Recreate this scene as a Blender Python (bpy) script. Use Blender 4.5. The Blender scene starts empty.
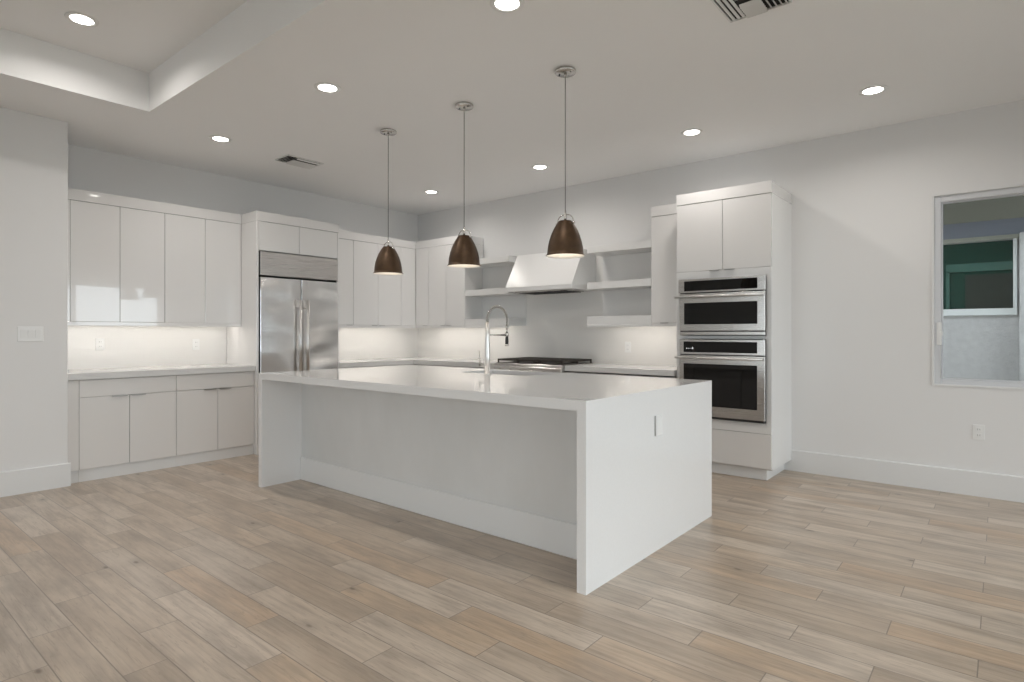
import bpy, bmesh, math, random
from mathutils import Vector, Matrix
random.seed(7)
C = bpy.context.scene.collection
scene = bpy.context.scene

# ------------------------------------------------------------------ camera
CAM = (6.580, -5.793, 1.256)
cam_d = bpy.data.cameras.new('camera')
cam_d.sensor_width = 36.0
cam_d.lens = 590.61 / 1024 * 36.0
cam_d.shift_y = -8.02 / 1024
cam_d.clip_start = 0.05
cam = bpy.data.objects.new('camera', cam_d)
C.objects.link(cam)
cam.location = CAM
cam.rotation_euler = (math.pi / 2, 0, 0.6909)
scene.camera = cam

# ------------------------------------------------------------------ world, exposure, daylight
SKY = 4.5
w = bpy.data.worlds.new('overcast_sky')
scene.world = w
w.use_nodes = True
bg = w.node_tree.nodes['Background']
bg.inputs[0].default_value = (0.88, 0.93, 1.0, 1)
bg.inputs[1].default_value = SKY
scene.view_settings.view_transform = 'Standard'
scene.view_settings.look = 'None'
scene.view_settings.gamma = 1
scene.view_settings.use_curve_mapping = False
scene.view_settings.exposure = 0.34
cy = scene.cycles
cy.use_denoising = True
try:
    cy.denoiser = 'OPENIMAGEDENOISE'
    cy.denoising_input_passes = 'RGB_ALBEDO_NORMAL'
except Exception:
    pass
cy.max_bounces = 9
cy.diffuse_bounces = 5
cy.glossy_bounces = 5
cy.transparent_max_bounces = 8
cy.caustics_reflective = False
cy.caustics_refractive = False
cy.sample_clamp_indirect = 6.0

H = 2.988            # ceiling
HT = 3.29            # tray ceiling
EX = 9.5            # east wall (glazed)
SY = -9.6            # south wall
PX, PY = 0.678, -4.38   # wall beside the kitchen: face x, end y
WX0, WX1, WZ0, WZ1 = 6.161, 7.75, 0.838, 2.358   # window

DOWN_W = 4.5         # recessed lamps
PEND_W = 0.28         # pendant bulbs
UNDER_W = 0.54        # under-cabinet strips, per metre


def portal(name, loc, rot, sx, sy):
    # sampling guide for the daylight entering through a glazed opening (gives no light of its own)
    d = bpy.data.lights.new(name, 'AREA')
    d.shape = 'RECTANGLE'; d.size = sx; d.size_y = sy
    d.cycles.is_portal = True
    o = bpy.data.objects.new(name, d)
    C.objects.link(o); o.location = loc; o.rotation_euler = rot
    return o


portal('east_daylight', (EX + 0.17, -3.7, 1.19), (0, math.pi / 2, 0), 2.35, 6.8)
portal('window_daylight', ((WX0 + WX1) / 2, 0.17, 1.6), (-math.pi / 2, 0, 0), WX1 - WX0, 1.5)
portal('southeast_daylight', (8.5, SY - 0.17, 1.2), (math.pi / 2, 0, 0), 1.6, 2.35)
portal('south_daylight', (4.0, SY - 0.17, 1.2), (math.pi / 2, 0, 0), 2.6, 2.35)


# ------------------------------------------------------------------ materials
def mat(name, col=(0.8, 0.8, 0.8), rough=0.5, metal=0.0, spec=0.5, coat=0.0, coat_r=0.05, emit=None, es=0.0):
    m = bpy.data.materials.new(name)
    m.use_nodes = True
    b = m.node_tree.nodes['Principled BSDF']
    b.inputs['Base Color'].default_value = (*col, 1)
    b.inputs['Roughness'].default_value = rough
    b.inputs['Metallic'].default_value = metal
    b.inputs['Specular IOR Level'].default_value = spec
    b.inputs['Coat Weight'].default_value = coat
    b.inputs['Coat Roughness'].default_value = coat_r
    if emit:
        b.inputs['Emission Color'].default_value = (*emit, 1)
        b.inputs['Emission Strength'].default_value = es
    return m


class G:
    """tiny node-graph helper"""
    def __init__(s, m):
        s.nt = m.node_tree; s.b = s.nt.nodes['Principled BSDF']

    def n(s, t, **k):
        x = s.nt.nodes.new(t)
        for a, v in k.items():
            setattr(x, a, v)
        return x

    def l(s, a, b):
        s.nt.links.new(a, b)

    def put(s, sock, v):
        if hasattr(v, 'is_linked') or hasattr(v, 'links'):
            s.l(v, sock)
        else:
            sock.default_value = v

    def m(s, op, a, b=None, c=None):
        x = s.n('ShaderNodeMath', operation=op)
        s.put(x.inputs[0], a)
        if b is not None: s.put(x.inputs[1], b)
        if c is not None: s.put(x.inputs[2], c)
        return x.outputs[0]

    def mix(s, f, a, b, mode='MIX'):
        x = s.n('ShaderNodeMix', data_type='RGBA', blend_type=mode)
        s.put(x.inputs[0], f)
        s.put(x.inputs[6], a); s.put(x.inputs[7], b)
        return x.outputs[2]

    def xyz(s, a, b, c):
        x = s.n('ShaderNodeCombineXYZ')
        s.put(x.inputs[0], a); s.put(x.inputs[1], b); s.put(x.inputs[2], c)
        return x.outputs[0]

    def pos(s):
        g = s.n('ShaderNodeNewGeometry')
        x = s.n('ShaderNodeSeparateXYZ')
        s.l(g.outputs['Position'], x.inputs[0])
        return x.outputs, g.outputs['Position']

    def noise(s, vec, scale, detail=4, rough=0.5):
        x = s.n('ShaderNodeTexNoise')
        s.l(vec, x.inputs['Vector'])
        x.inputs['Scale'].default_value = scale
        x.inputs['Detail'].default_value = detail
        x.inputs['Roughness'].default_value = rough
        return x.outputs[0]

    def ramp(s, f, stops, interp='LINEAR'):
        x = s.n('ShaderNodeValToRGB')
        s.put(x.inputs[0], f)
        cr = x.color_ramp
        cr.interpolation = interp
        while len(cr.elements) < len(stops):
            cr.elements.new(0.5)
        for e, (p, c) in zip(cr.elements, stops):
            e.position = p
            e.color = (*c, 1) if len(c) == 3 else c
        return x.outputs[0]

    def rng(s, f, a, b, c=0.0, d=1.0):
        x = s.n('ShaderNodeMapRange')
        s.put(x.inputs[0], f)
        for i, v in enumerate((a, b, c, d)):
            x.inputs[i + 1].default_value = v
        return x.outputs[0]

    def bump(s, h, strength, dist):
        x = s.n('ShaderNodeBump')
        x.inputs['Strength'].default_value = strength
        x.inputs['Distance'].default_value = dist
        s.l(h, x.inputs['Height'])
        s.l(x.outputs[0], s.b.inputs['Normal'])


def paint(name, col, bump=0.15):
    m = mat(name, col, 0.85, spec=0.25)
    g = G(m)
    _, p = g.pos()
    f = g.noise(p, 160, 2)
    g.bump(f, bump, 0.001)
    return m


M = {}
M['wall'] = paint('wall_paint', (0.77, 0.765, 0.76))
M['ceil'] = paint('ceiling_paint', (0.90, 0.90, 0.90))
M['trim'] = mat('trim_enamel', (0.74, 0.74, 0.735), 0.35)
M['gloss'] = mat('gloss_lacquer', (0.77, 0.76, 0.75), 0.12, coat=1.0, coat_r=0.02)
M['gloss_low'] = mat('base_cabinet_lacquer', (0.74, 0.725, 0.71), 0.18, coat=0.6, coat_r=0.05)
M['carc'] = mat('carcass_board', (0.70, 0.69, 0.675), 0.4)
M['shelf'] = mat('shelf_lacquer', (0.77, 0.765, 0.755), 0.3)
M['plate'] = mat('white_plastic', (0.81, 0.81, 0.80), 0.35)
M['slot'] = mat('socket_slot', (0.25, 0.25, 0.25), 0.6)
M['chrome'] = mat('brushed_nickel', (0.62, 0.60, 0.57), 0.22, metal=1)
M['nickel'] = mat('satin_nickel', (0.68, 0.665, 0.645), 0.36, metal=1)
M['pull'] = mat('pull_aluminium', (0.50, 0.49, 0.48), 0.35, metal=1)
M['dark'] = mat('dark_gap', (0.02, 0.02, 0.02), 0.6)
M['iron'] = mat('cast_iron', (0.035, 0.028, 0.022), 0.55)
M['black_glass'] = mat('oven_glass', (0.006, 0.006, 0.006), 0.04, spec=0.5)
M['display'] = mat('oven_display_marks', (0.8, 0.8, 0.8), 0.4, emit=(0.8, 0.85, 0.9), es=0.5)
M['lens'] = mat('lamp_lens', (1, 1, 1), 0.5, emit=(1.0, 0.96, 0.90), es=12)
M['led'] = mat('led_diffuser', (1, 1, 1), 0.5, emit=(1.0, 0.93, 0.84), es=6)
M['bulb'] = mat('frosted_bulb', (1, 1, 1), 0.5, emit=(1.0, 0.90, 0.78), es=2)
M['cord'] = mat('lamp_cord', (0.22, 0.21, 0.20), 0.5)
M['shade_in'] = mat('shade_lining', (0.80, 0.78, 0.74), 0.5)
M['vent'] = mat('vent_enamel', (0.72, 0.72, 0.71), 0.4)
M['duct'] = mat('duct_dark', (0.015, 0.014, 0.013), 0.8)
M['vinyl'] = mat('window_vinyl', (0.66, 0.67, 0.69), 0.4)
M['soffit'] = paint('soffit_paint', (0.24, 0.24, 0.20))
M['fascia'] = mat('fascia_paint', (0.19, 0.205, 0.255), 0.6)
M['white_frame'] = mat('exterior_white_frame', (0.80, 0.82, 0.82), 0.4)
M['sill_tan'] = mat('eave_moulding', (0.34, 0.34, 0.29), 0.6)
M['green_glass'] = mat('tinted_green_glass', (0.022, 0.062, 0.048), 0.3, spec=0.05)
M['green_frame'] = mat('tinted_reveal', (0.05, 0.13, 0.105), 0.3)
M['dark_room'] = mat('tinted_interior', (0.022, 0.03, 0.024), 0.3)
M['concrete'] = paint('patio_concrete', (0.30, 0.30, 0.28), 0.3)
M['grass'] = paint('lawn', (0.09, 0.14, 0.05), 0.5)

# bronze lampshade with faint vertical brushing
m = mat('bronze_shade', (0.07, 0.045, 0.028), 0.45, metal=0.6)
g = G(m); o_, p_ = g.pos()
g.l(g.ramp(g.noise(p_, 30, 5), [(0.3, (0.062, 0.036, 0.019)), (0.7, (0.085, 0.048, 0.024))]), g.b.inputs['Base Color'])
M['bronze'] = m

# stainless steel with horizontal brushing
def steel(name, col, rough, axis):
    m = mat(name, col, rough, metal=1)
    g = G(m); o, p = g.pos()
    v = g.xyz(g.m('MULTIPLY', o[0], axis[0]), g.m('MULTIPLY', o[1], axis[1]), g.m('MULTIPLY', o[2], axis[2]))
    f = g.noise(v, 1.0, 3)
    g.l(g.rng(f, 0.3, 0.7, rough - 0.05, rough + 0.07), g.b.inputs['Roughness'])
    g.bump(f, 0.01, 0.001)
    return m
M['steel'] = steel('brushed_steel', (0.56, 0.54, 0.52), 0.27, (4, 4, 700))
# the door skins are slightly wavy sheets
m = mat('fridge_door_steel', (0.76, 0.755, 0.75), 0.2, metal=1)
g = G(m); o_, p_ = g.pos()
v = g.xyz(g.m('MULTIPLY', o_[0], 1.0), g.m('MULTIPLY', o_[1], 1.3), g.m('MULTIPLY', o_[2], 3.0))
f1 = g.noise(v, 1.0, 1)
v2 = g.xyz(g.m('MULTIPLY', o_[0], 4.0), g.m('MULTIPLY', o_[1], 4.0), g.m('MULTIPLY', o_[2], 600.0))
f2 = g.noise(v2, 1.0, 2)
g.l(g.rng(f2, 0.3, 0.7, 0.16, 0.26), g.b.inputs['Roughness'])
g.bump(g.m('ADD', g.m('MULTIPLY', f1, 1.0), g.m('MULTIPLY', f2, 0.002)), 0.6, 0.07)
M['fridge'] = m
M['basin'] = mat('sink_steel', (0.36, 0.33, 0.31), 0.3, metal=1)

# white quartz
m = mat('white_quartz', (0.80, 0.80, 0.795), 0.12, coat=0.7, coat_r=0.10)
g = G(m); _, p_ = g.pos()
g.l(g.ramp(g.noise(p_, 90, 3), [(0.35, (0.785, 0.78, 0.775)), (0.65, (0.80, 0.795, 0.79))]), g.b.inputs['Base Color'])
M['quartz'] = m
m = mat('counter_quartz', (0.66, 0.655, 0.645), 0.2)
M['quartz_grey'] = m
# island back panel: very faint clouding
m = mat('island_panel', (0.70, 0.70, 0.695), 0.35)
g = G(m); o_, p_ = g.pos()
v = g.xyz(g.m('MULTIPLY', o_[0], 1.0), o_[1], g.m('MULTIPLY', o_[2], 0.5))
g.l(g.ramp(g.noise(v, 2.2, 6, 0.6), [(0.3, (0.66, 0.66, 0.65)), (0.7, (0.72, 0.72, 0.715))]), g.b.inputs['Base Color'])
M['panel'] = m

# backsplash: long white tiles laid in staggered rows
def splash(name, horiz):
    m = mat(name, (0.80, 0.785, 0.76), 0.22)
    g = G(m); o, p = g.pos()
    u = o[0] if horiz == 'x' else o[1]
    row = g.m('FLOOR', g.m('DIVIDE', o[2], 0.10))
    uu = g.m('ADD', g.m('DIVIDE', u, 0.40), g.m('MULTIPLY', g.m('MODULO', row, 2.0), 0.5))
    fu = g.m('FRACT', uu); fv = g.m('FRACT', g.m('DIVIDE', o[2], 0.10))
    du = g.m('MULTIPLY', g.m('MINIMUM', fu, g.m('SUBTRACT', 1.0, fu)), 0.40)
    dv = g.m('MULTIPLY', g.m('MINIMUM', fv, g.m('SUBTRACT', 1.0, fv)), 0.10)
    d = g.m('MINIMUM', du, dv)
    tile = g.rng(d, 0.0008, 0.0022)
    g.l(g.mix(tile, (0.785, 0.77, 0.745, 1), (0.80, 0.785, 0.76, 1)), g.b.inputs['Base Color'])
    g.bump(tile, 0.08, 0.001)
    return m
M['tile_x'] = splash('backsplash_tile_x', 'x')
M['tile_y'] = splash('backsplash_tile_y', 'y')

# stucco of the house outside
m = mat('white_stucco', (0.78, 0.79, 0.80), 0.9, spec=0.2)
g = G(m); _, p_ = g.pos()
f = g.noise(p_, 16, 8, 0.65)
g.l(g.ramp(f, [(0.3, (0.55, 0.54, 0.54)), (0.7, (0.64, 0.63, 0.625))]), g.b.inputs['Base Color'])
g.bump(f, 0.6, 0.02)
M['stucco'] = m

# clear window glass
m = bpy.data.materials.new('clear_glass'); m.use_nodes = True
nt = m.node_tree
for n_ in list(nt.nodes):
    if n_.type != 'OUTPUT_MATERIAL': nt.nodes.remove(n_)
tr = nt.nodes.new('ShaderNodeBsdfTransparent'); tr.inputs[0].default_value = (0.93, 0.95, 0.94, 1)
gl = nt.nodes.new('ShaderNodeBsdfGlossy'); gl.inputs['Roughness'].default_value = 0.02
fr = nt.nodes.new('ShaderNodeFresnel'); fr.inputs[0].default_value = 1.45
mx = nt.nodes.new('ShaderNodeMixShader')
nt.links.new(fr.outputs[0], mx.inputs[0]); nt.links.new(tr.outputs[0], mx.inputs[1]); nt.links.new(gl.outputs[0], mx.inputs[2])
nt.links.new(mx.outputs[0], [n_ for n_ in nt.nodes if n_.type == 'OUTPUT_MATERIAL'][0].inputs[0])
M['glass'] = m


def floor_material():
    """wood-look porcelain planks, 15 x 90 cm, each row shifted by a third"""
    m = mat('wood_look_plank_tile', (0.5, 0.43, 0.36), 0.35)
    g = G(m); o, p = g.pos()
    W, L, S = 0.1524, 0.9025, 0.3008
    rv = g.m('DIVIDE', g.m('ADD', o[1], 1.15 + W / 2), W)
    row = g.m('FLOOR', rv)
    ru = g.m('DIVIDE', g.m('ADD', g.m('SUBTRACT', o[0], 6.515), g.m('MULTIPLY', row, S)), L)
    idx = g.m('FLOOR', ru)
    fu = g.m('FRACT', ru); fv = g.m('FRACT', rv)
    du = g.m('MULTIPLY', g.m('MINIMUM', fu, g.m('SUBTRACT', 1.0, fu)), L)
    dv = g.m('MULTIPLY', g.m('MINIMUM', fv, g.m('SUBTRACT', 1.0, fv)), W)
    d = g.m('MINIMUM', du, dv)
    body = g.rng(d, 0.0010, 0.0030)
    wn = g.n('ShaderNodeTexWhiteNoise', noise_dimensions='2D')
    g.l(g.xyz(row, idx, 0.0), wn.inputs['Vector'])
    r1 = wn.outputs['Value']
    sep = g.n('ShaderNodeSeparateColor'); g.l(wn.outputs['Color'], sep.inputs[0])
    r2, r3 = sep.outputs[0], sep.outputs[1]
    base = g.ramp(r1, [(0.0, (0.44, 0.355, 0.275)), (0.18, (0.49, 0.405, 0.32)), (0.38, (0.54, 0.455, 0.37)),
                       (0.58, (0.59, 0.51, 0.43)), (0.76, (0.50, 0.43, 0.36)), (0.88, (0.54, 0.425, 0.315)), (1.0, (0.50, 0.375, 0.265))])
    ox = g.m('MULTIPLY', r2, 37.0); oy = g.m('MULTIPLY', r3, 19.0)
    # broad clouding along the plank
    v1 = g.xyz(g.m('ADD', g.m('MULTIPLY', o[0], 2.2), ox), g.m('ADD', g.m('MULTIPLY', o[1], 9.0), oy), r1)
    n1 = g.noise(v1, 1.0, 4, 0.6)
    c = g.mix(g.rng(n1, 0.45, 0.72), base, g.mix(0.75, base, (0.30, 0.25, 0.205, 1)))
    c = g.mix(g.rng(n1, 0.45, 0.22, 0.0, 0.5), c, (0.63, 0.55, 0.465, 1))
    # fine grain
    v2 = g.xyz(g.m('ADD', g.m('MULTIPLY', o[0], 2.2), ox), g.m('ADD', g.m('MULTIPLY', o[1], 42.0), oy), r2)
    n2 = g.noise(v2, 1.0, 5, 0.65)
    c = g.mix(g.rng(n2, 0.45, 0.72, 0.0, 0.5), c, (0.24, 0.185, 0.14, 1))
    # wavy cathedral streaks
    v3 = g.xyz(g.m('ADD', g.m('MULTIPLY', o[0], 1.6), oy), g.m('ADD', g.m('MULTIPLY', o[1], 26.0), ox), r3)
    n3 = g.noise(v3, 1.0, 3, 0.55)
    ring = g.m('ABSOLUTE', g.m('SUBTRACT', g.m('FRACT', g.m('MULTIPLY', n3, 5.0)), 0.5))
    c = g.mix(g.rng(ring, 0.07, 0.0, 0.0, 0.5), c, (0.28, 0.22, 0.17, 1))
    # knots
    v4 = g.xyz(g.m('ADD', g.m('MULTIPLY', o[0], 1.5), ox), g.m('ADD', g.m('MULTIPLY', o[1], 3.2), oy), 0.0)
    vo = g.n('ShaderNodeTexVoronoi', feature='F1'); vo.inputs['Scale'].default_value = 1.6
    g.l(v4, vo.inputs['Vector'])
    kn = g.m('ADD', vo.outputs['Distance'], g.m('MULTIPLY', g.m('SUBTRACT', n2, 0.5), 0.05))
    c = g.mix(g.rng(kn, 0.24, 0.03, 0.0, 0.55), c, (0.27, 0.225, 0.18, 1))
    c = g.mix(g.rng(kn, 0.07, 0.03, 0.0, 0.8), c, (0.12, 0.085, 0.06, 1))
    c = g.mix(body, (0.23, 0.19, 0.155, 1), c)
    c = g.mix(1.0, c, (1.0, 0.975, 0.94, 1), 'MULTIPLY')
    g.l(c, g.b.inputs['Base Color'])
    g.l(g.rng(n1, 0.3, 0.7, 0.30, 0.38), g.b.inputs['Roughness'])
    g.b.inputs['Coat Weight'].default_value = 0.35; g.b.inputs['Coat Roughness'].default_value = 0.3
    g.b.inputs['Specular IOR Level'].default_value = 0.5
    g.bump(g.m('ADD', body, g.m('MULTIPLY', n2, 0.15)), 0.35, 0.0015)
    return m
M['floor'] = floor_material()


# ------------------------------------------------------------------ geometry helpers
def box(bm, x0, x1, y0, y1, z0, z1, bev=0.0015):
    x0, x1 = min(x0, x1), max(x0, x1); y0, y1 = min(y0, y1), max(y0, y1); z0, z1 = min(z0, z1), max(z0, z1)
    r = bmesh.ops.create_cube(bm, size=1.0)
    vs = r['verts']
    for v in vs:
        v.co = Vector((x0 if v.co.x < 0 else x1, y0 if v.co.y < 0 else y1, z0 if v.co.z < 0 else z1))
    if bev:
        b = min(bev, 0.3 * min(x1 - x0, y1 - y0, z1 - z0))
        es = list({e for v in vs for e in v.link_edges})
        bmesh.ops.bevel(bm, geom=es, offset=b, segments=1, affect='EDGES', profile=0.5)


def B(*boxes, bev=0.0015):
    bm = bmesh.new()
    for b in boxes:
        box(bm, *b, bev=bev)
    return bm


def prism(bm, pts, axis, a0, a1):
    """extrude a polygon along an axis; pts are the two other coordinates in xyz order"""
    def mk(p, a):
        return {'x': (a, p[0], p[1]), 'y': (p[0], a, p[1]), 'z': (p[0], p[1], a)}[axis]
    lo = [bm.verts.new(mk(p, a0)) for p in pts]
    hi = [bm.verts.new(mk(p, a1)) for p in pts]
    n = len(pts)
    bm.faces.new(lo); bm.faces.new(hi[::-1])
    for i in range(n):
        bm.faces.new((lo[i], hi[i], hi[(i + 1) % n], lo[(i + 1) % n]))
    bmesh.ops.recalc_face_normals(bm, faces=bm.faces)


def tube(bm, pts, r, seg=10, cap=True):
    """round bar along a polyline, r is a number or one radius per point"""
    P = [Vector(p) for p in pts]
    R = r if isinstance(r, (list, tuple)) else [r] * len(P)
    rings = []
    prev = None
    for i, p in enumerate(P):
        t = (P[min(i + 1, len(P) - 1)] - P[max(i - 1, 0)]).normalized()
        if prev is None:
            a = t.cross(Vector((0, 0, 1)) if abs(t.z) < 0.9 else Vector((1, 0, 0))).normalized()
        else:
            a = (prev - t * prev.dot(t)).normalized()
        prev = a
        b = t.cross(a)
        rings.append([bm.verts.new(p + (a * math.cos(2 * math.pi * k / seg) + b * math.sin(2 * math.pi * k / seg)) * R[i]) for k in range(seg)])
    for u, v in zip(rings, rings[1:]):
        for k in range(seg):
            f = bm.faces.new((u[k], u[(k + 1) % seg], v[(k + 1) % seg], v[k])); f.smooth = True
    if cap:
        bm.faces.new(rings[0][::-1]); bm.faces.new(rings[-1])
    bmesh.ops.recalc_face_normals(bm, faces=bm.faces)


def lathe(bm, prof, cx, cy, seg=40, close=False):
    """revolve (r, z) about a vertical axis"""
    rings = []
    for r, z in prof:
        if r < 1e-6:
            rings.append([bm.verts.new((cx, cy, z))])
        else:
            rings.append([bm.verts.new((cx + r * math.cos(2 * math.pi * k / seg), cy + r * math.sin(2 * math.pi * k / seg), z)) for k in range(seg)])
    pairs = list(zip(rings, rings[1:]))
    if close: pairs.append((rings[-1], rings[0]))
    for u, v in pairs:
        for k in range(seg):
            k2 = (k + 1) % seg
            if len(u) == 1 and len(v) == 1: continue
            if len(u) == 1: f = bm.faces.new((u[0], v[k2], v[k]))
            elif len(v) == 1: f = bm.faces.new((u[k], u[k2], v[0]))
            else: f = bm.faces.new((u[k], u[k2], v[k2], v[k]))
            f.smooth = True
    bmesh.ops.recalc_face_normals(bm, faces=bm.faces)


def wloc(o):
    v = Vector((0, 0, 0))
    while o is not None:
        v += o.location; o = o.parent
    return v


def obj(name, bm, material, parent=None, label=None, smooth_angle=None):
    """link a bmesh (in world coordinates) as one mesh object"""
    if parent is None:
        co = [v.co for v in bm.verts]
        org = Vector(((min(c.x for c in co) + max(c.x for c in co)) / 2, (min(c.y for c in co) + max(c.y for c in co)) / 2, min(c.z for c in co)))
        base = org
    else:
        org = Vector((0, 0, 0)); base = wloc(parent)
    bmesh.ops.translate(bm, verts=bm.verts, vec=-base)
    me = bpy.data.meshes.new(name)
    bm.to_mesh(me); bm.free()
    for x in (material if isinstance(material, (list, tuple)) else [material]):
        me.materials.append(M[x])
    o = bpy.data.objects.new(name, me)
    C.objects.link(o)
    o.location = org
    if parent is not None: o.parent = parent
    if label: o['label'] = label
    return o


def tag(o, label, cat, group=None):
    o['label'] = label; o['category'] = cat
    if group: o['group'] = group
    return o


def thing(name, loc, label, cat, group=None):
    o = bpy.data.objects.new(name, None)
    C.objects.link(o); o.location = loc; o.empty_display_size = 0.1
    return tag(o, label, cat, group)


def struct(name, bm, material, parent=None):
    o = obj(name, bm, material, parent)
    if parent is None: o['kind'] = 'structure'
    return o


def copy_tree(o, parent=None):
    c = o.copy(); C.objects.link(c)
    if parent is not None: c.parent = parent
    for ch in list(o.children):
        copy_tree(ch, c)
    return c


# ------------------------------------------------------------------ the room
struct('floor', B((-0.2, EX + 0.2, SY - 0.2, 0.2, -0.12, 0.0), bev=0), 'floor')
TX0, TX1, TY0, TY1 = 1.445, 7.6, -8.4, -4.040      # ceiling tray
struct('ceiling', B((-0.2, EX + 0.2, TY1, 0.2, H, HT + 0.1), (-0.2, EX + 0.2, SY - 0.2, TY0, H, HT + 0.1),
                    (-0.2, TX0, TY0, TY1, H, HT + 0.1), (TX1, EX + 0.2, TY0, TY1, H, HT + 0.1),
                    (TX0 - 0.05, TX1 + 0.05, TY0 - 0.05, TY1 + 0.05, HT, HT + 0.1), bev=0), 'ceil')
struct('wall_west', B((-0.15, 0.0, -4.5, 0.0, 0, H), bev=0), 'wall')
struct('wall_southwest', B((-0.15, PX, SY, PY, 0, H), bev=0.003), 'wall')
struct('wall_north', B((-0.15, WX0, 0.0, 0.16, 0, H), (WX1, EX + 0.16, 0.0, 0.16, 0, H),
                       (WX0, WX1, 0.0, 0.16, 0, WZ0), (WX0, WX1, 0.0, 0.16, WZ1, H), bev=0), 'wall')
GY0, GY1, GZ = -7.1, -0.3, 2.36
struct('wall_east', B((EX, EX + 0.16, SY, GY0, 0, H), (EX, EX + 0.16, GY1, 0.0, 0, H), (EX, EX + 0.16, GY0, GY1, GZ, H), bev=0), 'wall')
struct('wall_south', B((-0.15, 2.7, SY - 0.16, SY, 0, H), (5.3, 7.7, SY - 0.16, SY, 0, H), (9.3, EX + 0.16, SY - 0.16, SY, 0, H), (2.7, 5.3, SY - 0.16, SY, GZ, H), (7.7, 9.3, SY - 0.16, SY, GZ, H), bev=0), 'wall')


def baseboard(name, pts, axis, a0, a1):
    bm = bmesh.new(); prism(bm, pts, axis, a0, a1)
    struct(name, bm, 'trim')
bh, bt = 0.19, 0.018
bm = bmesh.new()
prism(bm, [(0, 0), (-bt, 0), (-bt, bh - 0.006), (-bt + 0.006, bh), (0, bh)], 'x', 5.112, EX)
prism(bm, [(0, 0), (-bt, 0), (-bt, 0.099), (0, 0.099)], 'x', 5.051, 5.112)
struct('baseboard_north', bm, 'trim')
baseboard('baseboard_southwest', [(PX, 0), (PX + bt, 0), (PX + bt, bh - 0.006), (PX + bt - 0.006, bh), (PX, bh)], 'y', SY, PY + bt)
baseboard('baseboard_south', [(SY, 0), (SY + bt, 0), (SY + bt, bh - 0.006), (SY + bt - 0.006, bh), (SY, bh)], 'x', PX + bt, 2.7)

# backsplash
struct('trim_1', B((0.0, 0.008, PY, -2.785, 0.90, 1.33), bev=0), 'tile_y')
struct('trim_2', B((0.0, 0.008, -1.80, -0.008, 0.90, 1.33), bev=0), 'tile_y')
struct('trim_3', B((0.008, 1.30, -0.008, 0.0, 0.90, 1.33), (1.30, 3.885, -0.008, 0.0, 0.90, 2.14), (3.885, 4.27, -0.008, 0.0, 0.90, 1.33), bev=0), 'tile_x')

# window in the north wall
win = struct('window_1', B((WX0, WX0 + 0.055, 0.012, 0.075, WZ0, WZ1), (WX1 - 0.055, WX1, 0.012, 0.075, WZ0, WZ1),
                           (WX0 + 0.055, WX1 - 0.055, 0.012, 0.075, WZ1 - 0.06, WZ1), (WX0 + 0.055, WX1 - 0.055, 0.012, 0.075, WZ0, WZ0 + 0.045), bev=0.003), 'vinyl')
struct('window_casing', B((WX0 - 0.004, WX0 + 0.012, -0.008, 0.012, WZ0 - 0.004, WZ1 + 0.004), (WX1 - 0.012, WX1 + 0.004, -0.008, 0.012, WZ0 - 0.004, WZ1 + 0.004),
                          (WX0 + 0.012, WX1 - 0.012, -0.008, 0.012, WZ1 - 0.012, WZ1 + 0.004), (WX0 + 0.012, WX1 - 0.012, -0.008, 0.012, WZ0 - 0.004, WZ0 + 0.012), bev=0.002), 'trim', win)
struct('window_sash', B((WX0 + 0.055, WX0 + 0.066, 0.03, 0.06, WZ0 + 0.045, WZ1 - 0.06), (WX0 + 0.75, WX0 + 0.80, 0.025, 0.065, WZ0 + 0.045, WZ1 - 0.06),
                        (WX0 + 0.066, WX0 + 0.75, 0.03, 0.06, WZ0 + 0.045, WZ0 + 0.06), (WX0 + 0.066, WX0 + 0.75, 0.03, 0.06, WZ1 - 0.072, WZ1 - 0.06), bev=0.002), 'vinyl', win)
struct('window_glass', B((WX0 + 0.066, WX1 - 0.055, 0.043, 0.047, WZ0 + 0.06, WZ1 - 0.072), bev=0), 'glass', win)
struct('window_latch', B((WX0 + 0.028, WX0 + 0.060, -0.002, 0.028, 1.16, 1.34), (WX0 + 0.048, WX0 + 0.068, -0.008, 0.02, 1.23, 1.27), bev=0.004), 'plate', win)
struct('window_track', B((WX0 + 0.050, WX0 + 0.0545, 0.008, 0.0125, WZ0 + 0.06, 1.16), bev=0), 'pull', win)

# glazed sliding doors (behind and beside the camera); the south pair is added to bring in daylight
def slider(name, axis, a0, a1, q, n):
    bx = []
    ww = (a1 - a0) / n
    def add(u0, u1, z0, z1, t0, t1):
        return (q + t0, q + t1, u0, u1, z0, z1) if axis == 'y' else (u0, u1, q + t0, q + t1, z0, z1)
    for i in range(n + 1):
        u = a0 + i * ww
        bx.append(add(max(a0, u - 0.05), min(a1, u + 0.05), 0.0, GZ, 0.04, 0.1))
    bx.append(add(a0, a1, 0.0, 0.06, 0.045, 0.095)); bx.append(add(a0, a1, GZ - 0.07, GZ, 0.045, 0.095))
    d = struct(name, B(*bx, bev=0), 'vinyl')
    struct('door_glass', B(add(a0, a1, 0.05, GZ - 0.05, 0.067, 0.072), bev=0), 'glass', d)
slider('door_1', 'y', GY0, GY1, EX, 4)
slider('added_door_2', 'x', 2.7, 5.3, SY - 0.14, 2)
slider('added_door_3', 'x', 7.7, 9.3, SY - 0.14, 1)

# outdoors
struct('ground_patio', B((-6, 30, 0.2, 14, -0.16, -0.06), (EX + 0.2, 30, -20, 0.2, -0.16, -0.06), (-6, EX + 0.2, -20, SY - 0.2, -0.16, -0.06), bev=0), 'concrete')
struct('trim_4', B((-0.2, EX, 0.16, 2.0, 2.41, 2.50), bev=0), 'soffit')

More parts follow.
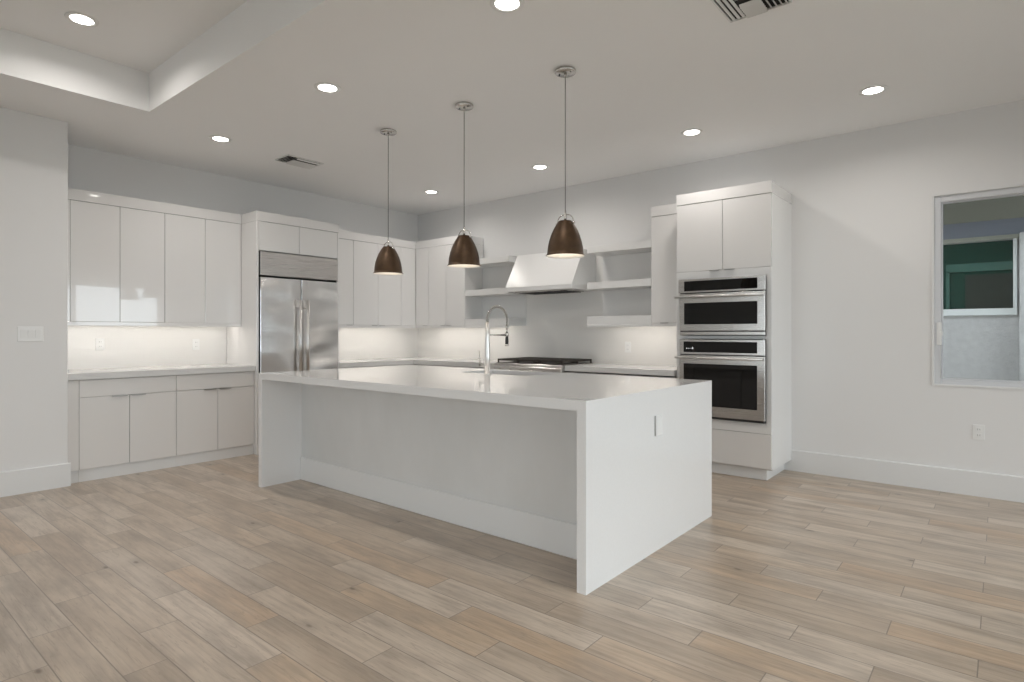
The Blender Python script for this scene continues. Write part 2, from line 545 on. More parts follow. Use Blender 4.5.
# ------------------------------------------------------------------ the neighbouring house seen through the window
NY = 3.2
nb = thing('neighboring_house', (7.0, NY, -0.06), 'white stucco house outside the window with a dark green tinted pane', 'house')
wx0, wx1, wz0, wz1 = 4.9, 6.695, 1.545, 2.35
obj('stucco_wall', B((3.0, wx0, NY, NY + 0.2, -0.06, 2.42), (wx1, 14.0, NY, NY + 0.2, -0.06, 2.42), (wx0, wx1, NY, NY + 0.2, -0.06, wz0), (wx0, wx1, NY, NY + 0.2, wz1, 2.42), bev=0), 'stucco', nb)
obj('pilaster', B((6.748, 9.2, NY - 0.16, NY, -0.06, 2.40), bev=0.01), 'stucco', nb)
fr_ = obj('window_frame', B((wx0 - 0.08, wx1 + 0.035, NY - 0.04, NY + 0.03, wz0 - 0.08, wz0), (wx1, wx1 + 0.035, NY - 0.04, NY + 0.03, wz0, wz1), bev=0.004), 'white_frame', nb)
obj('pane', B((wx0, wx1, NY + 0.10, NY + 0.12, wz0, wz1), bev=0), 'green_glass', fr_)
obj('window_reveal', B((6.06, 6.095, NY + 0.07, NY + 0.10, wz0, 2.02), (6.06, wx1, NY + 0.07, NY + 0.10, 2.0, 2.10), bev=0), 'green_frame', fr_)
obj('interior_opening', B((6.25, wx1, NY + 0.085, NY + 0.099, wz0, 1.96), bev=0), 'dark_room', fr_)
obj('eave_moulding', B((3.0, 14.0, NY - 0.03, NY - 0.001, 2.352, 2.40), bev=0), 'sill_tan', nb)
obj('fascia', B((3.0, 14.0, NY - 0.05, NY + 0.25, 2.40, 2.60), bev=0), 'fascia', nb)
bm = bmesh.new(); prism(bm, [(NY - 0.92, 2.60), (NY + 0.3, 2.70), (NY + 5, 4.2), (NY + 5, 4.3), (NY - 0.92, 2.70)], 'x', 3.0, 14.0)
obj('shading_roof', bm, 'sill_tan', nb)  # unseen; overhang shaped to keep sky light off the stucco


# ------------------------------------------------------------------ cabinets
DT = 0.020      # door thickness
GAP = 0.0018


def front(plane, f, a0, a1, z0, z1, t=DT):
    """a slab front. plane 'x': faces +x, lies at x=f, spans y; plane 'y': faces -y, spans x"""
    if plane == 'x':
        return B((f - t, f, a0 + GAP, a1 - GAP, z0 + GAP, z1 - GAP), bev=0.0018)
    return B((a0 + GAP, a1 - GAP, f, f + t, z0 + GAP, z1 - GAP), bev=0.0018)


def pull(plane, f, a0, a1, z, parent, up=True):
    """slim metal edge pull gripping the door edge"""
    z0, z1 = (z - 0.001, z + 0.003) if up else (z - 0.003, z + 0.001)
    if plane == 'x':
        bm = B((f - 0.008, f + 0.014, a0, a1, z0, z1), (f + 0.010, f + 0.014, a0, a1, z - 0.008, z + 0.001), bev=0.0006)
    else:
        bm = B((a0, a1, f - 0.014, f + 0.008, z0, z1), (a0, a1, f - 0.014, f - 0.010, z - 0.008, z + 0.001), bev=0.0006)
    return obj('finger_pull', bm, 'pull', parent)


def carcass(plane, back, f, a0, a1, z0, z1, mat_='carc', name='carcass', parent=None):
    if plane == 'x':
        bm = B((back, f - DT - 0.001, a0, a1, z0, z1), bev=0.001)
    else:
        bm = B((a0, a1, f + DT + 0.001, back, z0, z1), bev=0.001)
    return obj(name, bm, mat_, parent)


def cabinet(name, plane, back, f, a0, a1, z0, z1, doors, label, cat='cabinet', group=None, mat_='gloss', drawers=(), kick=None, pulls=(), extra=None):
    """doors: [(a0,a1,z0,z1)], drawers the same; pulls: [(door index, a0, a1, at_top)]"""
    mid = (a0 + a1) / 2
    loc = ((back + f) / 2, mid, 0 if kick else z0) if plane == 'x' else (mid, (back + f) / 2, 0 if kick else z0)
    t = thing(name, loc, label, cat, group)
    carcass(plane, back, f, a0, a1, z0, z1, parent=t)
    ds = []
    for i, d in enumerate(doors):
        ds.append(obj('door', front(plane, f, *d), mat_, t))
    for d in drawers:
        obj('drawer', front(plane, f, *d), mat_, t)
    for i, p0, p1, top in pulls:
        zz = doors[i][3] - GAP if top else doors[i][2] + GAP
        pull(plane, f, p0, p1, zz, ds[i], top)
    if kick:
        if plane == 'x':
            obj('toe_kick', B((back, kick, a0, a1, 0.0, z0 - 0.001)), 'trim', t)
        else:
            obj('toe_kick', B((a0, a1, kick, back, 0.0, z0 - 0.001)), 'trim', t)
    return t


# --- upper wall cabinets
UB, UD, UT = 1.321, 1.356, 2.415     # rail bottom, door bottom, door top
CT = 2.515                           # top of the crown board
F = 0.352
ys = [-4.285, -3.9075, -3.530, -3.1535, -2.785]
for k, (i, j, where) in enumerate(((0, 2, 'left pair next to the wall with the light switches'), (2, 4, 'right pair next to the refrigerator enclosure'))):
    cabinet('wall_cabinet', 'x', 0.008, F, ys[i], ys[j], UD, UT, [(ys[n], ys[n + 1], UD, UT) for n in range(i, j)],
            'glossy white two-door upper cabinet, ' + where, group=None)
tag(obj('filler_panel', B((0.008, F, PY + 0.001, ys[0] - 0.001, UD, UT)), 'gloss'), 'narrow glossy white filler strip between wall and leftmost upper cabinet', 'filler panel')
tag(obj('light_rail', B((F - 0.02, F, PY + 0.001, ys[4], UB, UD - 0.001)), 'gloss'), 'white light rail board under the four upper doors left of refrigerator', 'light rail')
tag(obj('crown_board', B((0.002, F + 0.003, PY + 0.001, ys[4], UT + 0.001, CT)), 'gloss'), 'plain white crown board over the four upper doors left of refrigerator', 'crown board')

# corner run of uppers, to the right of the refrigerator
ye = -1.802
yc = [-1.797, -1.368, -0.990, -0.608, -0.354]
cabinet('wall_cabinet', 'x', 0.008, F, yc[0], yc[1], UD, UT, [(yc[0], yc[1], UD, UT)],
        'glossy white single-door wall cabinet touching the refrigerator enclosure on its right', pulls=[(0, -1.47, -1.39, False)])
cabinet('wall_cabinet', 'x', 0.008, F, yc[1], yc[3], UD, UT, [(yc[1], yc[2], UD, UT), (yc[2], yc[3], UD, UT)],
        'glossy white two-door wall cabinet partly behind the smallest-looking hanging pendant', pulls=[(0, -1.09, -1.01, False), (1, -0.97, -0.89, False)])
xc = [0.354, 0.612, 0.953, 1.298]
t = thing('corner_wall_cabinet', (0.18, -0.3, UD), 'glossy white wall cabinet filling the inside corner of the kitchen with two narrow doors', 'cabinet')
bm = bmesh.new()
prism(bm, [(0.008, -0.607), (F - 0.022, -0.607), (F - 0.022, -F + 0.022), (0.611, -F + 0.022), (0.611, -0.008), (0.008, -0.008)], 'z', UD, UT)
obj('carcass', bm, 'carc', t)
obj('door', front('x', F, yc[3], yc[4], UD, UT), 'gloss', t)
d = obj('door', front('y', -F, xc[0], xc[1], UD, UT), 'gloss', t)
pull('y', -F, 0.51, 0.59, UD + GAP, d, False)
cabinet('wall_cabinet', 'y', -0.008, -F, xc[1], xc[3], UD, UT, [(xc[1], xc[2], UD, UT), (xc[2], xc[3], UD, UT)],
        'glossy white two-door wall cabinet between the inside corner and the left open shelves', pulls=[(0, 0.86, 0.94, False), (1, 0.966, 1.046, False)])
bm = bmesh.new()
prism(bm, [(F - 0.02, ye + 0.004), (F, ye + 0.004), (F, -F), (xc[3], -F), (xc[3], -F + 0.02), (F - 0.02, -F + 0.02)], 'z', UB, UD - 0.001)
tag(obj('light_rail', bm, 'gloss'), 'L-shaped white light rail board under the corner upper cabinets', 'light rail')
bm = bmesh.new()
fc = F + 0.003
prism(bm, [(0.0, ye + 0.004), (fc, ye + 0.004), (fc, -fc), (xc[3], -fc), (xc[3], 0.0), (0.0, 0.0)], 'z', UT + 0.001, CT)
tag(obj('crown_board', bm, 'gloss'), 'L-shaped white crown board running over the corner upper cabinets', 'crown board')

# narrow upper between right shelves and the oven tower
cabinet('wall_cabinet', 'y', -0.008, -F, 3.887, 4.268, UD, UT, [(3.887, 4.268, UD, UT)],
        'tall narrow white single-door wall cabinet between right open shelves and oven tower', mat_='gloss', pulls=[(0, 3.99, 4.07, False)])
tag(obj('light_rail', B((3.887, 4.268, -F + 0.002, -F + 0.022, UB, UD - 0.001)), 'gloss'), 'short white light rail board under the narrow cabinet beside oven tower', 'light rail')
tag(obj('light_rail', B((3.135, 3.885, -0.350, -0.332, UB, 1.3445)), 'shelf'), 'white light rail board under the right open shelves', 'light rail')
tag(obj('light_rail', B((1.30, 2.028, -0.350, -0.332, UB, 1.3445)), 'shelf'), 'white light rail board under the left open shelves', 'light rail')
tag(obj('crown_board', B((3.887, 4.268, -fc, 0.0, UT + 0.001, CT)), 'gloss'), 'short white crown board on the narrow cabinet beside the oven tower', 'crown board')

# --- open shelves either side of the hood
def shelves(x0, x1, label, closed):
    t = thing('open_shelf_unit', ((x0 + x1) / 2, -0.18, 1.345), label, 'shelf')
    obj('back_panel', B((x0, x1, -0.022, -0.009, 1.345, 2.188)), 'shelf', t)
    for z0, z1 in ((1.345, 1.435), (1.728, 1.801), (2.115, 2.188)):
        obj('shelf', B((x0, x1, -0.350, -0.0225, z0, z1)), 'shelf', t)
    return t
shelves(1.30, 2.03, 'white open shelf unit of three thick boards left of the range hood', 0)
shelves(3.133, 3.885, 'white open shelf unit of three thick boards right of the range hood', 1)

# --- range hood
hx0, hx1 = 2.10, 3.035
hood = thing('range_hood', ((hx0 + hx1) / 2, -0.25, 1.735), 'white wedge-shaped range hood with sloping front above the gas range', 'range hood')
bm = bmesh.new(); prism(bm, [(-0.009, 1.785), (-0.500, 1.785), (-0.270, 2.186), (-0.009, 2.186)], 'x', hx0, hx1)
obj('sloped_cover', bm, 'shelf', hood)
obj('lip', B((hx0, hx1, -0.500, -0.009, 1.735, 1.7845), bev=0.002), 'shelf', hood)
ins = obj('vent_insert', B((hx0 + 0.12, hx1 - 0.10, -0.47, -0.10, 1.722, 1.7345)), 'steel', hood)
obj('baffle_filter', B(*[(hx0 + 0.16 + k * 0.045, hx0 + 0.185 + k * 0.045, -0.44, -0.13, 1.716, 1.7215) for k in range(15)], bev=0), 'dark', ins)

# --- refrigerator enclosure
RX = 0.68
enc = thing('refrigerator_enclosure', (0.34, -2.30, 0.0), 'tall glossy white cabinet surround with two short doors over refrigerator', 'cabinet')
fy0, fy1 = -2.757, -1.821
obj('side_panel', B((0.002, RX, -2.783, fy0 - 0.003, 0.0, UT)), 'gloss', enc)
obj('side_panel', B((0.002, RX, fy1 + 0.002, -1.80, 0.0, UT)), 'gloss', enc)
obj('carcass', B((0.008, RX - 0.022, fy0, fy1, 2.112, UT)), 'carc', enc)
obj('door', front('x', RX, fy0 - 0.002, -2.302, 2.112, UT), 'gloss', enc)
obj('door', front('x', RX, -2.302, fy1 + 0.002, 2.112, UT), 'gloss', enc)
obj('crown_board', B((0.002, RX + 0.003, -2.7835, -1.80, UT + 0.001, CT)), 'gloss', enc)

# --- refrigerator
fr = thing('refrigerator', (0.35, -2.30, 0.0), 'built-in stainless steel refrigerator with two doors and long bar handles', 'refrigerator')
obj('cabinet_body', B((0.02, 0.655, fy0, fy1, 0.10, 2.108)), 'dark', fr)
obj('toe_grille', B((0.05, 0.64, fy0 + 0.01, fy1 - 0.01, 0.0, 0.099)), 'dark', fr)
obj('top_grille_panel', B((0.656, 0.70, fy0 + 0.006, fy1 - 0.004, 1.858, 2.102), bev=0.003), 'steel', fr)
for (a0, a1, hy) in ((fy0 + 0.006, -2.295, -2.330), (-2.284, fy1 - 0.004, -2.243)):
    d = obj('door', B((0.656, 0.70, a0, a1, 0.11, 1.836), bev=0.003), 'fridge', fr)
    bm = bmesh.new()
    tube(bm, [(0.755, hy, 0.72), (0.755, hy, 1.610)], 0.0155, 14)
    for z in (0.80, 1.53):
        tube(bm, [(0.7005, hy, z), (0.748, hy, z)], 0.008, 8)
    obj('bar_handle', bm, 'nickel', d)

# --- base cabinets left of the refrigerator
BF = 0.632; KX = 0.612
zb, zt, zd = 0.104, 0.860, 0.710
yb = [-4.291, -3.533, -2.785]
for k, where in ((0, 'next to the wall with the light switches'), (1, 'next to the refrigerator enclosure')):
    a0, a1 = yb[k], yb[k + 1]
    mid = -3.918 if k == 0 else -3.152
    t = cabinet('base_cabinet', 'x', 0.008, BF, a0, a1, zb, zt, [(a0, mid, zb, zd), (mid, a1, zb, zd)],
                'white drawer-over-doors base cabinet, ' + where, drawers=[(a0, a1, zd, zt)], kick=KX, mat_='gloss_low',
                pulls=[(0, mid - 0.132, mid - 0.018, True), (1, mid + 0.012, mid + 0.125, True)])
tag(obj('filler_panel', B((0.02, BF, PY + 0.001, yb[0] - 0.001, zb, zt)), 'gloss_low'), 'narrow white filler strip between wall end and the leftmost base cabinet', 'filler panel')
tag(obj('toe_kick_board', B((0.02, KX, PY + 0.001, yb[0] - 0.001, 0.0, zb - 0.001)), 'trim'), 'short piece of white toe kick below the leftmost filler strip', 'toe kick')
tag(obj('countertop', B((0.009, 0.655, PY + 0.001, -2.785, 0.863, 0.919), bev=0.002), 'quartz_grey'),
    'short light grey stone countertop left of the refrigerator', 'countertop')

# --- base cabinets in the corner and along the range wall
zt2 = 0.843
cabinet('base_cabinet', 'x', 0.008, BF, -1.797, -1.23, zb, zt2, [(-1.797, -1.23, zb, 0.70)], 'white base cabinet right beside the refrigerator, mostly hidden by island',
        drawers=[(-1.797, -1.23, 0.70, zt2)], kick=KX - 0.03, mat_='gloss_low')
t = thing('corner_base_cabinet', (0.5, -0.5, 0.0), 'white corner base cabinet under the bend of the countertop, behind island', 'cabinet')
bm = bmesh.new()
prism(bm, [(0.008, -1.229), (BF - 0.021, -1.229), (BF - 0.021, -BF + 0.021), (1.18, -BF + 0.021), (1.18, -0.008), (0.008, -0.008)], 'z', zb, zt2)
obj('carcass', bm, 'carc', t)
obj('door', front('x', BF, -1.229, -BF - 0.002, zb, zt2), 'gloss_low', t)
obj('door', front('y', -BF, BF + 0.002, 1.18, zb, zt2), 'gloss_low', t)
bm = bmesh.new()
k2 = KX - 0.03
prism(bm, [(0.008, -1.229), (k2, -1.229), (k2, -k2), (1.18, -k2), (1.18, -0.008), (0.008, -0.008)], 'z', 0.0, zb - 0.001)
obj('toe_kick', bm, 'trim', t)
cabinet('base_cabinet', 'y', -0.008, -BF, 1.182, 2.092, zb, zt2, [(1.182, 1.637, zb, 0.70), (1.637, 2.092, zb, 0.70)],
        'white base cabinet immediately left of the gas range, behind island', drawers=[(1.182, 2.092, 0.70, zt2)], kick=-k2, mat_='gloss_low')
cabinet('base_cabinet', 'y', -0.008, -BF, 3.048, 3.655, zb, zt2, [(3.048, 3.655, zb, 0.70)],
        'white base cabinet immediately right of the gas range, behind island', drawers=[(3.048, 3.655, 0.70, zt2)], kick=-k2, mat_='gloss_low')
cabinet('base_cabinet', 'y', -0.008, -BF, 3.657, 4.266, zb, zt2, [(3.657, 4.266, zb, 0.70)],
        'white base cabinet touching the left side of the oven tower, behind island', drawers=[(3.657, 4.266, 0.70, zt2)], kick=-k2, mat_='gloss_low')
bm = bmesh.new()
cf = 0.652
prism(bm, [(0.009, -1.797), (cf, -1.797), (cf, -cf), (2.093, -cf), (2.093, -0.009), (0.009, -0.009)], 'z', 0.849, 0.905)
tag(obj('countertop', bm, 'quartz_grey'), 'L-shaped light grey stone countertop bending from refrigerator to gas range', 'countertop')
tag(obj('countertop', B((3.047, 4.268, -cf, -0.009, 0.857, 0.912), bev=0.002), 'quartz_grey'), 'light grey stone countertop between gas range and oven tower', 'countertop')

# --- gas range
rx0, rx1 = 2.098, 3.042
rg = thing('gas_range', (2.57, -0.35, 0.0), 'stainless steel gas range with black cast iron grates under the hood', 'range')
obj('body', B((rx0, rx1, -0.655, -0.02, 0.10, 0.885), bev=0.003), 'steel', rg)
obj('cooktop', B((rx0, rx1, -0.69, -0.02, 0.886, 0.915), bev=0.004), 'steel', rg)
obj('burner_pan', B((rx0 + 0.012, rx1 - 0.012, -0.672, -0.055, 0.9152, 0.919)), 'iron', rg)
obj('control_panel', B((rx0, rx1, -0.70, -0.656, 0.77, 0.885), bev=0.006), 'steel', rg)
dd = obj('oven_door', B((rx0 + 0.005, rx1 - 0.005, -0.69, -0.656, 0.20, 0.76), bev=0.004), 'steel', rg)
obj('door_glass', B((rx0 + 0.15, rx1 - 0.15, -0.693, -0.6905, 0.32, 0.62)), 'black_glass', dd)
bm = bmesh.new(); tube(bm, [(rx0 + 0.06, -0.74, 0.71), (rx1 - 0.06, -0.74, 0.71)], 0.013, 12)
for x in (rx0 + 0.12, rx1 - 0.12): tube(bm, [(x, -0.6905, 0.71), (x, -0.735, 0.71)], 0.008, 8)
obj('door_handle', bm, 'chrome', dd)
obj('toe_panel', B((rx0 + 0.01, rx1 - 0.01, -0.62, -0.05, 0.0, 0.099)), 'dark', rg)
for k in range(6):
    x = rx0 + 0.09 + k * (rx1 - rx0 - 0.18) / 5
    bm = bmesh.new(); tube(bm, [(x, -0.701, 0.83), (x, -0.715, 0.83), (x, -0.735, 0.83)], [0.026, 0.024, 0.020], 18)
    obj('knob', bm, 'chrome', rg)
cx0, cx1, cy0, cy1 = rx0 + 0.02, rx1 - 0.02, -0.66, -0.07
gw = (cx1 - cx0) / 3
for k in range(3):
    a0, a1 = cx0 + k * gw + 0.003, cx0 + (k + 1) * gw - 0.003
    bxs = [(a0, a0 + 0.014, cy0, cy1, 0.942, 0.962), (a1 - 0.014, a1, cy0, cy1, 0.942, 0.962),
           (a0, a1, cy0, cy0 + 0.014, 0.942, 0.962), (a0, a1, cy1 - 0.014, cy1, 0.942, 0.962)]
    for j in range(1, 6):
        yy = cy0 + j * (cy1 - cy0) / 6
        bxs.append((a0, a1, yy - 0.006, yy + 0.006, 0.946, 0.962))
    for j in (1, 2):
        xx = a0 + j * (a1 - a0) / 3
        bxs.append((xx - 0.006, xx + 0.006, cy0, cy1, 0.946, 0.962))
    for x in (a0, a1 - 0.014):
        for y in (cy0, cy1 - 0.014, (cy0 + cy1) / 2):
            bxs.append((x, x + 0.014, y, y + 0.014, 0.9192, 0.943))
    obj('grate', B(*bxs, bev=0.001), 'iron', rg)
    for yy in (cy0 + 0.15, cy1 - 0.15):
        bm = bmesh.new(); lathe(bm, [(0.0, 0.9192), (0.050, 0.9192), (0.050, 0.922), (0.036, 0.923), (0.036, 0.930), (0.0, 0.932)], (a0 + a1) / 2, yy, 20)
        obj('burner', bm, 'iron', rg)

# --- oven tower
tx0, tx1, TF, TT = 4.272, 5.110, -0.614, 2.429
tw = thing('oven_tower_cabinet', ((tx0 + tx1) / 2, -0.31, 0.0), 'tall white cabinet holding the microwave and wall oven at right end', 'cabinet')
ix0, ix1 = 4.325, 5.060        # appliance opening
obj('side_panel', B((tx1 - 0.020, tx1, TF + 0.0215, -0.001, 0.10, TT)), 'shelf', tw)
obj('side_panel', B((tx0, tx0 + 0.019, TF + 0.022, -0.001, 0.10, TT)), 'shelf', tw)
obj('carcass', B((tx0 + 0.02, tx1 - 0.021, TF + 0.022, -0.009, 1.745, TT), (tx0 + 0.02, tx1 - 0.021, TF + 0.022, -0.009, 0.10, 0.495),
                 (tx0 + 0.02, tx1 - 0.021, -0.05, -0.009, 0.496, 1.744)), 'carc', tw)
td = [obj('door', front('y', TF, tx0, 4.697, 1.812, TT), 'gloss', tw), obj('door', front('y', TF, 4.697, tx1 - 0.001, 1.812, TT), 'gloss', tw)]
pull('y', TF, 4.585, 4.672, 1.814, td[0], False)
pull('y', TF, 4.718, 4.805, 1.814, td[1], False)
obj('face_frame', B((tx0, tx1 - 0.001, TF, TF + 0.02, 1.745, 1.811), (tx0, tx1 - 0.001, TF, TF + 0.02, 0.407, 0.492),
                    (tx0, ix0 - 0.006, TF, TF + 0.02, 0.492, 1.745), (ix1 + 0.006, tx1 - 0.001, TF, TF + 0.02, 0.492, 1.745),
                    (ix0 - 0.006, ix1 + 0.006, TF, TF + 0.02, 1.204, 1.232), bev=0.0008), 'shelf', tw)
obj('drawer', front('y', TF, tx0, tx1 - 0.001, 0.112, 0.405), 'gloss_low', tw)
obj('toe_kick', B((tx0, 5.05, -0.54, -0.001, 0.0, 0.099)), 'trim', tw)
obj('crown_board', B((tx0, tx1, TF - 0.004, -0.001, TT + 0.001, 2.528)), 'gloss', tw)


def handle_bar(x0, x1, y, z, parent, r=0.011):
    bm = bmesh.new()
    tube(bm, [(x0, y, z), (x1, y, z)], r, 14)
    for x in (x0 + 0.045, x1 - 0.045):
        tube(bm, [(x, y + 0.006, z), (x, -0.6725, z)], 0.008, 10)
    return obj('bar_handle', bm, 'nickel', parent)


OF = -0.652    # trim face
mw = thing('built_in_microwave', (4.69, -0.4, 1.235), 'stainless steel built-in microwave oven, upper appliance in the tower', 'microwave')
obj('housing', B((ix0, ix1, OF + 0.001, -0.06, 1.236, 1.742)), 'dark', mw)
cp = obj('control_panel', B((4.316, 5.074, OF - 0.020, OF, 1.618, 1.740), bev=0.002), 'steel', mw)
obj('display', B((4.371, 5.012, OF - 0.0225, OF - 0.0205, 1.632, 1.722)), 'black_glass', cp)
md = obj('door', B((4.326, 5.072, OF - 0.020, OF, 1.276, 1.609), bev=0.002), 'steel', mw)
obj('door_glass', B((4.371, 5.012, OF - 0.0225, OF - 0.0205, 1.333, 1.525)), 'black_glass', md)
handle_bar(4.30, 5.075, -0.713, 1.579, md)
obj('bottom_trim', B((4.326, 5.072, OF - 0.016, OF, 1.238, 1.268), bev=0.002), 'steel', mw)

ov = thing('wall_oven', (4.69, -0.4, 0.5), 'stainless steel wall oven with wide black glass door, lower appliance in tower', 'oven')
obj('housing', B((ix0, ix1, OF + 0.001, -0.06, 0.498, 1.196)), 'dark', ov)
cp = obj('control_panel', B((4.326, 5.072, OF - 0.020, OF, 1.066, 1.198), bev=0.002), 'steel', ov)
obj('display', B((4.366, 5.010, OF - 0.0225, OF - 0.0205, 1.084, 1.179)), 'black_glass', cp)
bm = bmesh.new()
for x, s in ((4.397, 0.008), (4.412, 0.005), (4.425, 0.004), (4.437, 0.005), (4.451, 0.010)):
    box(bm, x - s / 2, x + s / 2, OF - 0.0232, OF - 0.0226, 1.118 - s / 2, 1.118 + s / 2, bev=0)
box(bm, 4.447, 4.455, OF - 0.0232, OF - 0.0226, 1.126, 1.130, bev=0)
obj('display_marks', bm, 'display', cp)
od = obj('door', B((4.326, 5.072, OF - 0.020, OF, 0.520, 1.058), bev=0.002), 'steel', ov)
obj('door_glass', B((4.366, 5.010, OF - 0.0225, OF - 0.0205, 0.608, 0.982)), 'black_glass', od)
handle_bar(4.30, 5.062, -0.713, 1.034, od)
obj('vent_strip', B((4.335, 5.060, OF - 0.012, OF, 0.500, 0.518), bev=0.001), 'dark', ov)

# ------------------------------------------------------------------ island
X0, X1, Y0, Y1, TH = 1.902, 5.052, -3.390, -1.791, 0.93
sl = 0.052
isl = thing('kitchen_island', ((X0 + X1) / 2, (Y0 + Y1) / 2, 0.0), 'large white kitchen island with waterfall stone ends and overhanging top', 'island')
sx0, sx1, sy0, sy1 = 3.11, 3.80, -2.27, -1.87     # sink cut-out
obj('countertop', B((X0, sx0, Y0, Y1, TH - sl, TH), (sx1, X1, Y0, Y1, TH - sl, TH), (sx0, sx1, Y0, sy0, TH - sl, TH), (sx0, sx1, sy1, Y1, TH - sl, TH), bev=0), 'quartz', isl)
obj('waterfall_end', B((X0, X0 + sl, Y0, Y1, 0.0, TH - sl), bev=0), 'quartz', isl)
obj('waterfall_end', B((X1 - sl, X1, Y0, Y1, 0.0, TH - sl), bev=0), 'quartz', isl)
bx0, bx1 = X0 + sl + 0.001, X1 - sl - 0.001
obj('cabinet_body', B((bx0, sx0 - 0.03, -3.02, -1.86, 0.10, TH - sl - 0.001), (sx1 + 0.03, bx1, -3.02, -1.86, 0.10, TH - sl - 0.001),
                      (sx0 - 0.03, sx1 + 0.03, -3.02, sy0 - 0.03, 0.10, TH - sl - 0.001), (sx0 - 0.03, sx1 + 0.03, sy0 - 0.03, -1.86, 0.10, 0.60)), 'carc', isl)
obj('back_panel', B((bx0, bx1, -3.032, -3.021, 0.002, TH - sl - 0.001), bev=0), 'panel', isl)
obj('baseboard', B((bx0, bx1, -3.046, -3.0325, 0.0, 0.192), bev=0.003), 'trim', isl)
obj('toe_kick', B((bx0, bx1, -3.0205, -1.91, 0.0, 0.099)), 'trim', isl)
nd = 6
for k in range(nd):
    a0 = bx0 + k * (bx1 - bx0) / nd; a1 = bx0 + (k + 1) * (bx1 - bx0) / nd
    obj('door', B((a0 + GAP, a1 - GAP, -1.859, -1.839, 0.105, TH - sl - 0.006)), 'gloss_low', isl)

# sink
bm = B((sx0 + 0.001, sx0 + 0.012, sy0, sy1, 0.70, TH - sl - 0.002), (sx1 - 0.012, sx1 - 0.001, sy0, sy1, 0.70, TH - sl - 0.002),
       (sx0 + 0.012, sx1 - 0.012, sy0 + 0.001, sy0 + 0.012, 0.70, TH - sl - 0.002), (sx0 + 0.012, sx1 - 0.012, sy1 - 0.012, sy1 - 0.001, 0.70, TH - sl - 0.002),
       (sx0 + 0.001, sx1 - 0.001, sy0 + 0.001, sy1 - 0.001, 0.688, 0.6995), bev=0)
sink = obj('undermount_sink', bm, 'basin')
tag(sink, 'stainless steel sink basin set into the island top behind faucet', 'sink')
bm = bmesh.new(); lathe(bm, [(0.0, 0.704), (0.03, 0.704), (0.045, 0.7005), (0.0, 0.7001)], (sx0 + sx1) / 2, (sy0 + sy1) / 2, 20)
obj('drain', bm, 'chrome', sink)

# faucet
FX, FY = 3.505, -2.375
fa = thing('spring_faucet', (FX, FY, TH), 'tall brushed metal spring-neck pull-down faucet standing on the island', 'faucet')
bm = bmesh.new(); tube(bm, [(FX, FY, TH), (FX, FY, TH + 0.012), (FX, FY, TH + 0.014), (FX, FY, TH + 0.15), (FX, FY, TH + 0.30), (FX, FY, 1.345)], [0.030, 0.030, 0.022, 0.0215, 0.017, 0.0145], 20)
obj('post', bm, 'nickel', fa)
R_ = 0.118
arc = [(FX, FY, 1.335), (FX, FY, 1.36)]
for k in range(1, 24):
    a = math.pi * k / 24
    arc.append((FX, FY + R_ * (1 - math.cos(a)), 1.36 + 0.105 * math.sin(a)))
arc += [(FX, FY + 2 * R_, 1.36), (FX, FY + 2 * R_, 1.315)]
bm = bmesh.new(); tube(bm, arc, 0.0055, 10)
hose = obj('hose', bm, 'cord', fa)
# the spring wound round the hose
def along(pts, n):
    P = [Vector(p) for p in pts]; L = [0]
    for a, b in zip(P, P[1:]): L.append(L[-1] + (b - a).length)
    out = []
    for i in range(n + 1):
        s = L[-1] * i / n
        k = max(j for j in range(len(L)) if L[j] <= s + 1e-9); k = min(k, len(P) - 2)
        f = (s - L[k]) / (L[k + 1] - L[k])
        out.append((P[k].lerp(P[k + 1], f), (P[min(k + 2, len(P) - 1)] - P[max(k - 1, 0)]).normalized()))
    return out
turns, per = 44, 10
co = []
for i, (p, t_) in enumerate(along(arc, turns * per)):
    a = 2 * math.pi * i / per
    s = Vector((1, 0, 0)); n_ = t_.cross(s).normalized()
    co.append(p + (s * math.cos(a) + n_ * math.sin(a)) * 0.0095)
bm = bmesh.new(); tube(bm, co, 0.0022, 5)
obj('spring', bm, 'chrome', hose)
ey = FY + 2 * R_
bm = bmesh.new(); tube(bm, [(FX, ey, 1.318), (FX, ey, 1.30), (FX, ey, 1.285)], [0.011, 0.012, 0.008], 14)
tube(bm, [(FX, ey, 1.286), (FX, ey, 1.262)], 0.006, 10)
obj('hose_end', bm, 'chrome', fa)
bm = bmesh.new(); tube(bm, [(FX, FY + 0.012, 1.240), (FX, ey - 0.015, 1.240)], 0.0075, 12)
tube(bm, [(FX, ey, 1.228), (FX, ey, 1.256)], 0.017, 16)
obj('holder_arm', bm, 'chrome', fa)
bm = bmesh.new(); tube(bm, [(FX, ey, 1.262), (FX, ey, 1.227), (FX, ey, 1.19), (FX, ey, 1.165)], [0.010, 0.011, 0.014, 0.013], 16)
sh = obj('spray_head', bm, 'dark', fa)
bm = bmesh.new(); tube(bm, [(FX, ey, 1.166), (FX, ey, 1.150)], 0.0165, 16)
obj('spray_nozzle', bm, 'chrome', sh)
bm = bmesh.new(); tube(bm, [(FX - 0.015, FY, 1.0), (FX - 0.085, FY, 1.0)], 0.010, 12)
tube(bm, [(FX - 0.080, FY, 1.0), (FX - 0.082, FY, 1.115)], [0.0055, 0.004], 10)
obj('lever_handle', bm, 'chrome', fa)


